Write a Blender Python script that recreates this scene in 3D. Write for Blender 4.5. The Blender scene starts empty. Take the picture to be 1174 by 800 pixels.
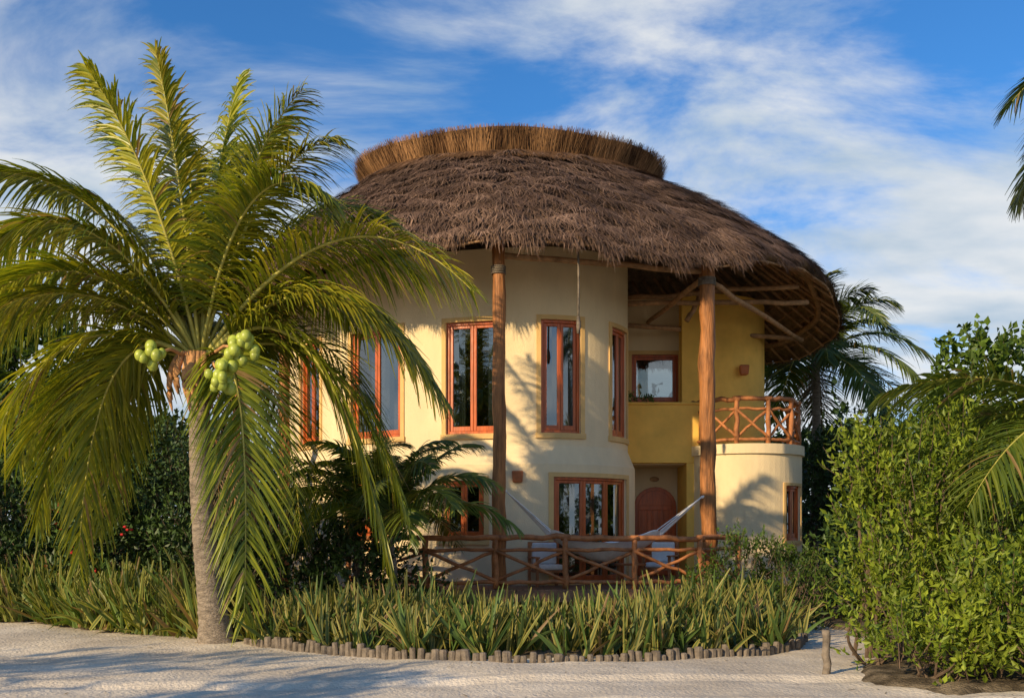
import bpy, math, random
import numpy as np
from mathutils import Vector, Matrix
random.seed(7); R=np.random.default_rng(11)
S=bpy.context.scene
COL=S.collection
# ---------------------------------------------------------------- materials
def mat(name, base, rough=.7, nscale=6, namt=.25, bscale=40, bstr=.2, attr=False, transl=0., stretch=(1,1,1), spec=.3, base2=None, bdist=.02):
    m=bpy.data.materials.new(name); m.use_nodes=True; nt=m.node_tree; N=nt.nodes; L=nt.links
    p=N['Principled BSDF']; out=N['Material Output']
    p.inputs['Roughness'].default_value=rough
    p.inputs['Specular IOR Level'].default_value=spec
    tc=N.new('ShaderNodeTexCoord'); mp=N.new('ShaderNodeMapping'); mp.inputs['Scale'].default_value=stretch
    L.new(tc.outputs['Object'],mp.inputs['Vector'])
    no=N.new('ShaderNodeTexNoise'); no.inputs['Scale'].default_value=nscale; no.inputs['Detail'].default_value=1 if attr else 4; no.inputs['Roughness'].default_value=.65
    L.new(mp.outputs[0],no.inputs['Vector'])
    if attr:
        src=N.new('ShaderNodeAttribute'); src.attribute_name='Col'; so=src.outputs['Color']
    elif base2 is not None:
        mr0=N.new('ShaderNodeMapRange'); mr0.inputs[1].default_value=.4; mr0.inputs[2].default_value=.62
        L.new(no.outputs['Fac'],mr0.inputs[0])
        mx=N.new('ShaderNodeMix'); mx.data_type='RGBA'; mx.inputs[6].default_value=(*base,1); mx.inputs[7].default_value=(*base2,1)
        L.new(mr0.outputs[0],mx.inputs[0]); so=mx.outputs[2]
    else:
        src=N.new('ShaderNodeRGB'); src.outputs[0].default_value=(*base,1); so=src.outputs[0]
    mr=N.new('ShaderNodeMapRange'); mr.inputs[1].default_value=.3; mr.inputs[2].default_value=.7
    mr.inputs[3].default_value=1-namt; mr.inputs[4].default_value=1+namt
    L.new(no.outputs['Fac'],mr.inputs[0])
    sc=N.new('ShaderNodeVectorMath'); sc.operation='SCALE'
    L.new(so,sc.inputs[0]); L.new(mr.outputs[0],sc.inputs['Scale'])
    L.new(sc.outputs[0],p.inputs['Base Color'])
    if bstr>0:
        nb=N.new('ShaderNodeTexNoise'); nb.inputs['Scale'].default_value=bscale; nb.inputs['Detail'].default_value=3
        L.new(mp.outputs[0],nb.inputs['Vector'])
        b=N.new('ShaderNodeBump'); b.inputs['Strength'].default_value=bstr; b.inputs['Distance'].default_value=bdist
        L.new(nb.outputs['Fac'],b.inputs['Height']); L.new(b.outputs[0],p.inputs['Normal'])
    if transl>0:
        t=N.new('ShaderNodeBsdfTranslucent'); ms=N.new('ShaderNodeMixShader'); ms.inputs[0].default_value=transl
        g=N.new('ShaderNodeVectorMath'); g.operation='MULTIPLY'; g.inputs[1].default_value=(1.35,1.35,.5)
        L.new(sc.outputs[0],g.inputs[0]); L.new(g.outputs[0],t.inputs['Color'])
        L.new(p.outputs[0],ms.inputs[1]); L.new(t.outputs[0],ms.inputs[2]); L.new(ms.outputs[0],out.inputs['Surface'])
    return m
M_wall=mat('stucco_cream',(.84,.67,.41),.85,.9,.10,55,.4,stretch=(1,1,.5))
M_yel=mat('stucco_yellow_lit',(.88,.53,.11),.85,1.5,.12,55,.35)  # yellow paint, made brighter and stronger in colour to offset the shade
M_trim=mat('stucco_trim',(.74,.48,.19),.85,2,.1,60,.2)
M_wood=mat('varnished_red_wood',(.50,.105,.02),.33,9,.35,30,.15,stretch=(1,1,.15),spec=.5)
M_log=mat('log_wood',(.36,.145,.045),.55,9,.55,22,.9,stretch=(1.5,1.5,.14),bdist=.03)
M_rail=mat('rail_wood',(.42,.165,.06),.6,5,.45,25,.5)
M_rafter=mat('rafter_wood',(.42,.24,.12),.75,5,.4,25,.4)
M_deck=mat('deck_wood',(.28,.15,.085),.6,5,.3,25,.3)
M_thb=mat('thatch_base',(.07,.045,.033),.95,8,.5,30,1.0,stretch=(1,1,.5),bdist=.05)
M_thu=mat('thatch_underside',(.30,.19,.10),.95,5,.5,25,1.0,bdist=.05)
M_th=mat('thatch_straw',(1,1,1),.9,1.3,.36,30,0,attr=True,spec=.1)
M_leaf=mat('leaf',(1,1,1),.5,2.5,.2,30,0,attr=True,transl=.28,spec=.35)
M_leafd=mat('leaf_opaque',(1,1,1),.5,2.5,.2,30,0,attr=True,spec=.35)  # leaf without translucency, to save render time
M_palm=mat('palm_leaf',(1,1,1),.36,2.5,.15,30,0,attr=True,transl=.3,spec=.45)
M_bark=mat('bark',(.30,.245,.19),.9,7,.5,25,.9,stretch=(1,1,3),bdist=.05)
M_twig=mat('twig',(.13,.09,.06),.9,6,.4,25,.5)
M_rach=mat('palm_rachis',(.42,.38,.08),.5,6,.3,25,0)
M_nut=mat('coconut_green',(.36,.42,.06),.4,5,.45,30,.1,spec=.5)
M_dry=mat('dry_spathe',(.50,.26,.11),.8,8,.4,30,.4)
M_sand=mat('sand',(.66,.565,.44),.95,.6,.14,22,.45,bdist=.05,base2=(.75,.65,.51))
M_soil=mat('soil_litter',(.10,.075,.045),.95,4,.5,40,1,base2=(.20,.155,.10),bdist=.04)
M_gnd=mat('ground_soil',(.10,.09,.05),.95,.5,.4,10,.5)
M_white=mat('cotton_white',(.80,.78,.74),.85,8,.08,60,.2)
M_curt=mat('curtain',(.6,.57,.5),.9,3,.1,60,.1)
M_terra=mat('terracotta',(.45,.15,.055),.7,8,.2,40,.3)
M_grey=mat('weathered_log',(.19,.155,.12),.9,8,.45,30,.6)
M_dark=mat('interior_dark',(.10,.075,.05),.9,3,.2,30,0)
M_bloom=mat('flower_red',(.6,.03,.03),.6,8,.2,30,0)
def glassmat():
    m=bpy.data.materials.new('window_glass'); m.use_nodes=True; nt=m.node_tree; N=nt.nodes; L=nt.links
    N.remove(N['Principled BSDF']); out=N['Material Output']
    tr=N.new('ShaderNodeBsdfTransparent'); tr.inputs[0].default_value=(.45,.5,.5,1)
    gl=N.new('ShaderNodeBsdfGlossy'); gl.inputs['Roughness'].default_value=.03; gl.inputs['Color'].default_value=(.9,.95,1,1)
    no=N.new('ShaderNodeTexNoise'); no.inputs['Scale'].default_value=1.5
    b=N.new('ShaderNodeBump'); b.inputs['Strength'].default_value=.06; L.new(no.outputs['Fac'],b.inputs['Height']); L.new(b.outputs[0],gl.inputs['Normal'])
    fr=N.new('ShaderNodeFresnel'); fr.inputs['IOR'].default_value=1.5
    ad=N.new('ShaderNodeMath'); ad.operation='ADD'; ad.inputs[1].default_value=.14; L.new(fr.outputs[0],ad.inputs[0])
    ms=N.new('ShaderNodeMixShader'); L.new(ad.outputs[0],ms.inputs[0]); L.new(tr.outputs[0],ms.inputs[1]); L.new(gl.outputs[0],ms.inputs[2]); L.new(ms.outputs[0],out.inputs['Surface'])
    return m
M_glass=glassmat()
# ---------------------------------------------------------------- mesh builder
def empty(name):
    e=bpy.data.objects.new(name,None); COL.objects.link(e); return e
class MB:
    def __init__(s): s.V=[];s.F=[];s.C=[];s.n=0;s.col=False
    def add(s,V,F,C=None):
        V=np.asarray(V,float).reshape(-1,3); F=[tuple(int(i)+s.n for i in f) for f in F]
        s.V.append(V); s.F+=F; s.n+=len(V)
        if C is not None: s.C.append(np.asarray(C,float).reshape(-1,3)); s.col=True
    def addn(s,V,F,C=None):
        s.V.append(V); s.F+=(F+s.n).tolist(); s.n+=len(V)
        if C is not None: s.C.append(C); s.col=True
    def box(s,lo,hi,M=None):
        x0,y0,z0=lo;x1,y1,z1=hi
        V=np.array([(x0,y0,z0),(x1,y0,z0),(x1,y1,z0),(x0,y1,z0),(x0,y0,z1),(x1,y0,z1),(x1,y1,z1),(x0,y1,z1)],float)
        if M is not None: V=np.array([M@Vector(v) for v in V])
        s.add(V,[(0,3,2,1),(4,5,6,7),(0,1,5,4),(1,2,6,5),(2,3,7,6),(3,0,4,7)])
    def tube(s,pts,rad,n=8,jit=0.,cap=True):
        P=np.asarray(pts,float); k=len(P)
        if np.isscalar(rad): rad=[rad]*k
        T=np.gradient(P,axis=0); T/=np.linalg.norm(T,axis=1)[:,None]+1e-9
        ref=np.array([0,0,1.]) if abs(T[0][2])<.9 else np.array([0,1.,0])
        V=[]
        for i in range(k):
            a=np.cross(T[i],ref); a/=np.linalg.norm(a)+1e-9; b=np.cross(T[i],a)
            for j in range(n):
                t=2*math.pi*j/n; r=rad[i]*(1+jit*(random.random()-.5))
                V.append(P[i]+r*(math.cos(t)*a+math.sin(t)*b))
        F=[]
        for i in range(k-1):
            for j in range(n):
                F.append((i*n+j,i*n+(j+1)%n,(i+1)*n+(j+1)%n,(i+1)*n+j))
        if cap: F.append(tuple(range(n))[::-1]); F.append(tuple((k-1)*n+j for j in range(n)))
        s.add(V,F)
    def log(s,a,b,r0,r1=None,n=9,seg=6,wob=.012):
        a=np.array(a,float);b=np.array(b,float);r1=r1 or r0
        pts=[];rad=[]
        for i in range(seg+1):
            t=i/seg; p=a+(b-a)*t
            if 0<i<seg: p=p+R.normal(0,wob,3)
            pts.append(p); rad.append((r0+(r1-r0)*t)*(1+R.uniform(-.07,.07)))
        s.tube(pts,rad,n)
    def ball(s,c,r,sc=(1,1,1),nu=10,nv=7):
        V=[];F=[]
        for i in range(nv+1):
            ph=math.pi*i/nv
            for j in range(nu):
                th=2*math.pi*j/nu
                V.append((c[0]+r*sc[0]*math.sin(ph)*math.cos(th),c[1]+r*sc[1]*math.sin(ph)*math.sin(th),c[2]+r*sc[2]*math.cos(ph)))
        for i in range(nv):
            for j in range(nu): F.append((i*nu+j,(i+1)*nu+j,(i+1)*nu+(j+1)%nu,i*nu+(j+1)%nu))
        s.add(V,F)
    def obj(s,name,m,parent=None,smooth=False,bevel=0):
        V=np.concatenate(s.V) if s.V else np.zeros((0,3))
        me=bpy.data.meshes.new(name); me.from_pydata(V.tolist(),[],s.F)
        if s.col:
            a=me.color_attributes.new('Col','FLOAT_COLOR','POINT'); C=np.concatenate(s.C); C=np.c_[C,np.ones(len(C))]
            a.data.foreach_set('color',C.astype(np.float32).ravel())
        me.materials.append(m)
        if smooth: me.polygons.foreach_set('use_smooth',[True]*len(me.polygons))
        me.update()
        o=bpy.data.objects.new(name,me); COL.objects.link(o)
        if parent: o.parent=parent
        if bevel:
            b=o.modifiers.new('b','BEVEL'); b.width=bevel; b.segments=2; b.limit_method='ANGLE'
        return o
def nrm(a): return a/(np.linalg.norm(a,axis=-1,keepdims=True)+1e-9)
def strips(mb,P0,D,Wd,L,W,droop,nseg,cc,ce=None,root=.4,power=.6,fold=.0):
    n=len(P0); t=np.linspace(0,1,nseg+1)
    L=np.broadcast_to(L,(n,));W=np.broadcast_to(W,(n,));droop=np.broadcast_to(droop,(n,))
    ctr=P0[:,None,:]+D[:,None,:]*(L[:,None]*t)[...,None]
    ctr[...,2]-= (droop*L)[:,None]*t**2
    prof=np.minimum(1,root+t*4)*np.maximum(1-t,0.02)**power
    hw=(W[:,None]*.5*prof)[...,None]*Wd[:,None,:]
    if ce is None:
        V=np.stack([ctr-hw,ctr+hw],2).reshape(-1,3); k=2
        C=np.repeat(cc,(nseg+1)*2,axis=0)
    else:
        up=nrm(np.cross(D,Wd))[:,None,:]*(W[:,None]*.5*prof*fold)[...,None]
        V=np.stack([ctr-hw+up,ctr,ctr+hw+up],2).reshape(-1,3); k=3
        C=np.stack([ce,cc,ce],1)[:,None].repeat(nseg+1,1).reshape(-1,3)
    base=(np.arange(n)*(nseg+1)*k)[:,None,None,None]
    i=(np.arange(nseg)*k)[None,:,None,None]; j=np.arange(k-1)[None,None,:,None]
    q=np.array([0,1,k+1,k])[None,None,None,:]
    F=(base+i+j+q).reshape(-1,4)
    mb.addn(V,F,C)
def catmull(P,closed,m=10):
    P=np.array(P,float); n=len(P); out=[]
    rng=range(n) if closed else range(n-1)
    for i in rng:
        if closed: a,b,c,d=P[i-1],P[i],P[(i+1)%n],P[(i+2)%n]
        else: a,b,c,d=P[max(i-1,0)],P[i],P[i+1],P[min(i+2,n-1)]
        for k in range(m):
            t=k/m; out.append(.5*((2*b)+(-a+c)*t+(2*a-5*b+4*c-d)*t*t+(-a+3*b-3*c+d)*t**3))
    if not closed: out.append(P[-1])
    return np.array(out)
def resample(P,n,closed=False):
    if closed: P=np.r_[P,P[:1]]
    d=np.r_[0,np.cumsum(np.linalg.norm(np.diff(P,axis=0),axis=1))]
    s=np.linspace(0,d[-1],n+1)[:n] if closed else np.linspace(0,d[-1],n)
    return np.stack([np.interp(s,d,P[:,k]) for k in range(P.shape[1])],1)
# ---------------------------------------------------------------- walls
class Wall:
    def __init__(s,fp,off=None):
        s.P=np.array(fp,float); s.d=np.r_[0,np.cumsum(np.linalg.norm(np.diff(s.P,axis=0),axis=1))]; s.L=s.d[-1]
        T=nrm(np.gradient(s.P,axis=0)); s.N=np.stack([-T[:,1],T[:,0]],1); s.off=off or (lambda z:0.)
        s.op=[]
    def pt(s,u,o,z):
        x=np.interp(u,s.d,s.P[:,0]);y=np.interp(u,s.d,s.P[:,1])
        nx=np.interp(u,s.d,s.N[:,0]);ny=np.interp(u,s.d,s.N[:,1]); k=math.hypot(nx,ny); o=o+s.off(z)
        return (x+nx/k*o,y+ny/k*o,z)
    def near(s,x,y): return s.d[np.argmin(np.hypot(s.P[:,0]-x,s.P[:,1]-y))]
    def cbox(s,mb,u0,u1,z0,z1,o0,o1):
        n=max(1,math.ceil((u1-u0)/.15)); V=[];F=[]
        for i in range(n+1):
            u=u0+(u1-u0)*i/n
            V+=[s.pt(u,o0,z0),s.pt(u,o1,z0),s.pt(u,o1,z1),s.pt(u,o0,z1)]
        for i in range(n):
            a=i*4
            for j in range(4): F.append((a+j,a+(j+1)%4,a+4+(j+1)%4,a+4+j))
        F+=[(3,2,1,0),(n*4,n*4+1,n*4+2,n*4+3)]
        mb.add(V,F)
    def build(s,mb,z0,z1,zs=(),depth=.24):
        us=set(np.linspace(0,s.L,int(s.L/.15)+2).tolist())
        Z=set([z0,z1,*zs])
        for a,b,c,d in s.op: us|={a,b}; Z|={c,d}
        us=sorted(us);Z=sorted(Z); nz=len(Z)
        V=[s.pt(u,0,z) for u in us for z in Z];F=[]
        for i in range(len(us)-1):
            for j in range(nz-1):
                um=(us[i]+us[i+1])/2;zm=(Z[j]+Z[j+1])/2
                if any(a<um<b and c<zm<d for a,b,c,d in s.op): continue
                F.append((i*nz+j,(i+1)*nz+j,(i+1)*nz+j+1,i*nz+j+1))
        mb.add(V,F)
        for a,b,c,d in s.op:
            for (p,q) in [((a,c),(a,d)),((b,c),(b,d))]:
                mb.add([s.pt(p[0],0,p[1]),s.pt(q[0],0,q[1]),s.pt(q[0],-depth,q[1]),s.pt(p[0],-depth,p[1])],[(0,1,2,3)])
            n=max(2,math.ceil((b-a)/.15)); 
            for z in (c,d):
                V=[];F=[]
                for i in range(n+1):
                    u=a+(b-a)*i/n; V+=[s.pt(u,0,z),s.pt(u,-depth,z)]
                for i in range(n): F.append((2*i,2*i+1,2*i+3,2*i+2))
                mb.add(V,F)
    def window(s,uc,w,z0,z1,ns,G,curt=0,trim=.1):
        a,b=uc-w/2,uc+w/2; s.op.append((a,b,z0,z1)); fw,gl,tr,cu=G
        e=.006; t=.065
        o0,o1=-.17,-.05
        s.cbox(fw,a-e,a+t,z0-e,z1+e,o0,o1); s.cbox(fw,b-t,b+e,z0-e,z1+e,o0,o1)
        s.cbox(fw,a+t,b-t,z0-e,z0+t,o0,o1-.002); s.cbox(fw,a+t,b-t,z1-t,z1+e,o0,o1-.002)
        A,B=a+t,b-t; sw=(B-A)/ns; st=.07
        for k in range(ns):
            p,q=A+k*sw+.003,A+(k+1)*sw-.003; c0,c1=-.15,-.085
            s.cbox(fw,p,p+st,z0+t+.003,z1-t-.003,c0,c1); s.cbox(fw,q-st,q,z0+t+.003,z1-t-.003,c0,c1)
            s.cbox(fw,p+st,q-st,z0+t+.003,z0+t+st+.04,c0,c1-.002); s.cbox(fw,p+st,q-st,z1-t-st,z1-t-.003,c0,c1-.002)
            s.cbox(gl,p+st-.01,q-st+.01,z0+t+st,z1-t-st+.01,-.122,-.116)
        if trim:
            r=trim
            s.cbox(tr,a-r,a,z0-r,z1+r,-.02,.028); s.cbox(tr,b,b+r,z0-r,z1+r,-.02,.028)
            s.cbox(tr,a,b,z1,z1+r,-.02,.026); s.cbox(tr,a-r*1.2,b+r*1.2,z0-r-.02,z0-.003,-.02,.05)
        if curt:
            for (p,q) in ([(a,a+w*.28),(b-w*.28,b)] if curt==1 else [(a+w*.30,b-w*.30)]):
                n=24;V=[];F=[]
                for i in range(n+1):
                    u=p+(q-p)*i/n;o=-.36+.03*math.sin(i*1.6)
                    V+=[s.pt(u,o,z0+.02),s.pt(u,o,z1-.02)]
                for i in range(n): F.append((2*i,2*i+2,2*i+3,2*i+1))
                cu.add(V,F)
villa=empty('thatched_villa')
G=(MB(),MB(),MB(),MB())
DK=.55
arc=[(0.55+2.25*math.cos(math.radians(a)),24.2+2.25*math.sin(math.radians(a))) for a in range(60,-101,-4)]
left=catmull([arc[-1],(-1.5,22.38),(-3.2,23.25),(-4.7,24.45),(-5.9,26.2),(-6.2,28),(-5,30.2),(-2,31)],False,12)
flare=lambda z: .17 if z<3.2 else (.17*(3.62-z)/.42 if z<3.62 else 0.)
W1=Wall(np.r_[np.array(arc),left[1:]],flare)
W1.window(W1.near(1.1,22.0),.92,3.9,6.4,2,G)
W1.window(W1.near(2.55,23.2),.95,3.9,6.4,2,G,1)
W1.window(W1.near(-.95,22.2),1.25,3.9,6.4,2,G,1)
W1.window(W1.near(-3.15,23.2),1.5,3.9,6.4,2,G,0)
W1.window(W1.near(-5.0,24.8),1.0,3.9,6.4,2,G,0)
W1.window(W1.near(1.85,22.35),2.0,DK+.02,2.92,3,G,2)
W1.window(W1.near(-1.0,22.2),.95,1.55,2.85,2,G,0)
W1.window(W1.near(-3.3,23.3),1.2,1.55,2.85,2,G,0)
WT=8.0
wm=MB(); W1.build(wm,0,WT,(3.2,3.3,3.4,3.5,3.62))
W2=Wall(np.array([(x,26.6) for x in np.linspace(5.2,1.5,20)]))
W2.window(5.2-3.82,1.25,5.15,6.45,1,G,0)
W2.build(wm,0,WT)
W3=Wall(catmull([(7.1,30.5),(7.15,29),(7.1,28),(6.65,27.0),(5.9,26.45),(5.0,26.25),(4.4,26.25)],False,10))
arc3=[(5.95+1.45*math.cos(math.radians(a)),25.6+1.45*math.sin(math.radians(a))) for a in range(100,-221,-5)]
W4=Wall(arc3); W4.window(W4.near(5.95+1.45*math.cos(math.radians(-45)),25.6-1.45*math.sin(math.radians(45))),.72,1.5,2.85,2,G,0,trim=.07)
W4.build(wm,0,3.8,(3.5,))
W4.cbox(wm,0,W4.L,3.62,3.86,-.05,.06)
wm.obj('walls',M_wall,villa)
ym=MB()
W3.build(ym,3.5,WT)
ym.obj('upper_room_wall',M_yel,villa)  # yellow-lit look of this wall put into its base colour
ym=MB()
ym.box((2.55,25.1,3.45),(4.72,25.3,4.92)); ym.box((2.5,25.06,4.92),(4.76,25.34,4.98))
ym.box((4.4,25.1,0),(4.75,26.5,3.45))
ym.box((4.42,25.95,3.6),(4.95,26.3,WT))
ym.obj('balcony_parapet',M_yel,villa,bevel=.02)
fl=MB(); fl.box((2.2,25.3,3.42),(5.3,26.75,3.64))
V=[(5.95,25.6,3.78)]+[(5.95+1.44*math.cos(t),25.6+1.44*math.sin(t),3.78) for t in np.linspace(0,2*math.pi,41)]
fl.add(V,[(0,i,i+1) for i in range(1,41)]); fl.obj('balcony_floor',M_wall,villa)
G[0].obj('window_frames',M_wood,villa,bevel=.008); G[1].obj('window_glass',M_glass,villa); G[2].obj('window_surrounds',M_trim,villa); G[3].obj('curtains',M_curt,villa,smooth=True)
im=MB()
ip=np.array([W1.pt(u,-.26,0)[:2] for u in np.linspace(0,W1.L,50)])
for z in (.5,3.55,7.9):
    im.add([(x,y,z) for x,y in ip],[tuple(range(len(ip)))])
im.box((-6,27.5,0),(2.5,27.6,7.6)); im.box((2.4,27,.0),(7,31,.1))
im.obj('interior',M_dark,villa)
# arched door
dm=MB()
def archpoly(xc,w,z0,zs,y,n=12):
    P=[(xc-w/2,y,z0),(xc+w/2,y,z0)]
    for i in range(n+1):
        t=math.pi*i/n; P.append((xc+w/2*math.cos(t),y,zs+w/2*math.sin(t)*.95))
    return P
def archslab(mb,xc,w,z0,zs,y0,y1):
    a=archpoly(xc,w,z0,zs,y0);b=archpoly(xc,w,z0,zs,y1);n=len(a)
    F=[tuple(range(n)),tuple(range(2*n-1,n-1,-1))]+[(i,i+n,(i+1)%n+n,(i+1)%n) for i in range(n)]
    mb.add(a+b,F)
archslab(dm,3.82,1.12,DK,2.38,26.53,26.62)
archslab(dm,3.82,.92,DK+.02,2.38,26.50,26.6)
for k in range(5): dm.box((3.43+k*.16,26.485,DK+.15),(3.43+k*.16+.13,26.52,2.3))
dm.box((3.40,26.475,1.45),(4.24,26.515,1.6)); dm.box((3.40,26.475,2.3),(4.24,26.515,2.42))
dm.obj('arched_door',M_wood,villa,bevel=.01)
pl=MB(); pl.ball((3.8,26.58,3.12),.1,(1.3,.3,.7)); pl.obj('number_plaque',M_rafter,villa,True)
sc=MB()
for (x,y,z) in [(.12,21.86-.02,2.92),(3.0,26.5,2.9),(6.15,26.4,6.0)]:
    a=[(x-.09,y+.1,z-.13),(x+.09,y+.1,z-.13),(x+.11,y-.1,z-.13),(x-.11,y-.1,z-.13),(x-.11,y+.1,z+.13),(x+.11,y+.1,z+.13),(x+.13,y-.13,z+.13),(x-.13,y-.13,z+.13)]
    sc.add(a,[(0,3,2,1),(4,5,6,7),(0,1,5,4),(1,2,6,5),(2,3,7,6),(3,0,4,7)])
sc.obj('wall_sconces',M_terra,villa,bevel=.03)
cm=MB()
cm.log((-.25,20.5,.0),(-.28,20.5,7.7),.145,.13,14,20,.014)
cm.log((4.23,21.45,.0),(4.2,21.45,7.6),.175,.165,14,20,.016)
cm.log((-5.5,24.0,.0),(-5.5,24.0,7.7),.14,.13,12,10,.02)
cm.log((-8.0,27.0,.0),(-7.2,27.0,7.3),.14,.13,12,10,.02)
cm.obj('log_columns',M_log,villa,True)
# rope lashings where beams meet the columns
lm_=MB()
for (x,y,r) in ((-.28,20.5,.145),(4.2,21.45,.18)):
    for k in range(5): lm_.tube([(x+r*math.cos(t),y+r*math.sin(t),7.02+k*.035) for t in np.linspace(0,6.28,17)],.016,5,cap=False)
lm_.obj('rope_lashings',M_grey,villa,True)
# ---------------------------------------------------------------- roof
E=[(-0.3,19.75,7.62),(2.2,20.05,7.52),(4.5,21.0,7.52),(5.6,21.8,7.85),(6.7,22.9,7.95),(8.1,25.0,7.72),(8.95,27.3,7.3),(8.4,29.6,7.05),(6,31.8,7.1),(2,33,7.3),(-2,33,7.3),(-5.5,31.2,7.3),(-7.4,28,7.3),(-7.1,24.8,7.4),(-5.3,22.0,7.55),(-2.8,20.3,7.6)]
NE=220
EV=resample(catmull(E,True,12),NE,True)
phi=np.arctan2((EV[:,1]-26.9)/6.6,(EV[:,0]-.6)/8.2)
NK=np.stack([-.05+3.85*np.cos(phi),27.0+2.65*np.sin(phi)],1)
ZN=11.0
def wav(u):
    a=u*2*math.pi
    return .05*np.sin(5*a+1)+.04*np.sin(11*a)+.03*np.sin(23*a+2)
def rp(u,v,off=0.,rough=True):
    u=np.asarray(u,float)%1.; v=np.asarray(v,float)
    k=u*NE; i=np.floor(k).astype(int)%NE; f=(k-np.floor(k))[...,None]; j=(i+1)%NE
    e=EV[i]*(1-f)+EV[j]*f; n=NK[i]*(1-f)+NK[j]*f
    p=n+(e[...,:2]-n)*v[...,None]
    z=ZN-(ZN-e[...,2])*(.86*v+.14*v**5)+wav(u)*v+off
    if rough:
        s=(v*8+.5*np.sin(u*19)+.25*np.sin(u*61))%1.
        z=z+.05*np.sin(v*9+3*np.sin(u*30))+.08*(s-.5)+.035*np.sin(u*240+5*np.sin(v*14))
    return np.concatenate([p,z[...,None]],-1)
rm=MB(); nv=40; NU=440
vs=np.linspace(-.02,1,nv)
gu=np.arange(NU)/NU
V=np.concatenate([rp(gu,np.full(NU,v),-.03) for v in vs]); F=[]
for a in range(nv-1):
    for i in range(NU): F.append((a*NU+i,(a+1)*NU+i,(a+1)*NU+(i+1)%NU,a*NU+(i+1)%NU))
rm.add(V,F); rm.obj('thatch_body',M_thb,villa,True)
um=MB()
V=np.concatenate([rp(gu,np.full(NU,1.),-.03),]+[rp(gu,np.full(NU,v),-.2,False) for v in (.985,.8,.6,.4,.2,0)]); F=[]
for a in range(6):
    for i in range(NU): F.append((a*NU+i,a*NU+(i+1)%NU,(a+1)*NU+(i+1)%NU,(a+1)*NU+i))
F.append(tuple(6*NU+i for i in range(NU)))
um.add(V,F); um.obj('thatch_soffit',M_thu,villa,True)
sm=MB(); n=85000
v=np.sqrt(R.uniform(.12,1.05,n)**1.0)
v=(v-.346)/(1.0247-.346); v=np.clip(v,0,.995); u=R.uniform(0,1,n)
P=rp(u,v); P2=rp(u+R.normal(0,.0012,n),v+.02,0,False); P1=rp(u,v,0,False)
D=nrm(P2-P1); side=nrm(rp(u+.002,v,0,False)-P1); N_=nrm(np.cross(D,side)); N_[N_[:,2]<0]*=-1
D=nrm(D+N_*R.uniform(.0,.22,n)[:,None]+side*R.normal(0,.18,n)[:,None])
patch=.5+.25*np.sin(u*61+4*np.sin(v*7))+.25*np.sin(u*143+v*19)
cA=np.array([.070,.041,.030]);cB=np.array([.30,.19,.13])
lay=((v*8+.5*np.sin(u*19)+.25*np.sin(u*61))%1.)
k=np.clip(patch*.3+R.uniform(0,1,n)**1.9*.8+.25*(lay-.4),0,1.2)[:,None]
C=cA*(1-k)+cB*k
strips(sm,P+N_*.015,D,side,R.uniform(.25,.6,n)*np.where(v>.93,.6,1),R.uniform(.014,.034,n),R.uniform(0,.15,n),2,C,root=1)
n=24000
u=R.uniform(0,1,n); P=rp(u,R.uniform(.955,1.0,n),R.uniform(-.13,.02,n))
Q=rp(u,np.full(n,.9)); side=nrm(rp(u+.002,np.full(n,1.),0,False)-rp(u,np.full(n,1.),0,False))
out=nrm((P-Q)*np.array([1,1,0])); D=nrm(out*R.uniform(.25,.9,n)[:,None]+np.array([0,0,-1.])+side*R.normal(0,.22,n)[:,None])
k=R.uniform(0,1,n)[:,None]**1.4; C=cA*.95*(1-k)+cB*k
cl=np.clip(.95+.35*np.sin(u*170)+.35*np.sin(u*377+2),.3,1.7)*np.where((P[:,0]>5.2),.6,1)
strips(sm,P,D,side,R.uniform(.10,.36,n)*cl,R.uniform(.012,.028,n),.1,2,C,root=1)
n=15000
u=R.uniform(0,1,n); v=R.uniform(-.015,.085,n); P=rp(u,v,.06,False); P2=rp(u,v+.02,.06,False); D=nrm(P2-P); side=nrm(rp(u+.002,v,.06,False)-P)
D=nrm(D+side*R.normal(0,.14,n)[:,None]+np.array([0,0,1])*R.uniform(0,.15,n)[:,None]); k=R.uniform(0,1,n)[:,None]; C=np.array([.12,.062,.034])*(1-k)+np.array([.27,.15,.075])*k
strips(sm,P,D,side,R.uniform(.15,.42,n),R.uniform(.014,.03,n),.05,2,C,root=1)
def cp(u,h):
    a=u*2*math.pi; f=1+.10*h+.012*np.sin(a*9)*h
    return np.stack([-.05+3.75*f*np.cos(a),27+2.55*f*np.sin(a),10.74+.80*h+.035*np.sin(a*7)*h+.09*np.cos(a*2+3.14)*h],-1)
cr=MB(); NC=160; g=np.arange(NC)/NC
V=np.concatenate([cp(g,h)-np.array([0,0,.05]) for h in (-.1,.5,.97)]+[cp(g,.9)*np.array([.97,1,1])+np.array([0,.0,-.12])]); F=[]
for a in range(3):
    for i in range(NC): F.append((a*NC+i,a*NC+(i+1)%NC,(a+1)*NC+(i+1)%NC,(a+1)*NC+i))
F.append(tuple(3*NC+i for i in range(NC)))
cr.add(V,F); cr.obj('crest_core',M_thb,villa,True)
n=13000; u=R.uniform(0,1,n); h0=R.uniform(-.2,.4,n); P=cp(u,h0); T=cp(u,np.ones(n))
D=nrm(T-P); side=nrm(cp(u+.003,h0)-P); outv=nrm((P-np.array([-.05,27,0]))*np.array([1,1,0]))
D=nrm(D+side*R.normal(0,.14,n)[:,None]+outv*R.uniform(-.03,.13,n)[:,None])
k=np.clip(R.uniform(0,1,n)**1.2+.25*np.sin(u*90)+.2*np.sin(u*211),0,1.1)[:,None]; C=np.array([.075,.037,.018])*(1-k)+np.array([.33,.18,.08])*k
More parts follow.
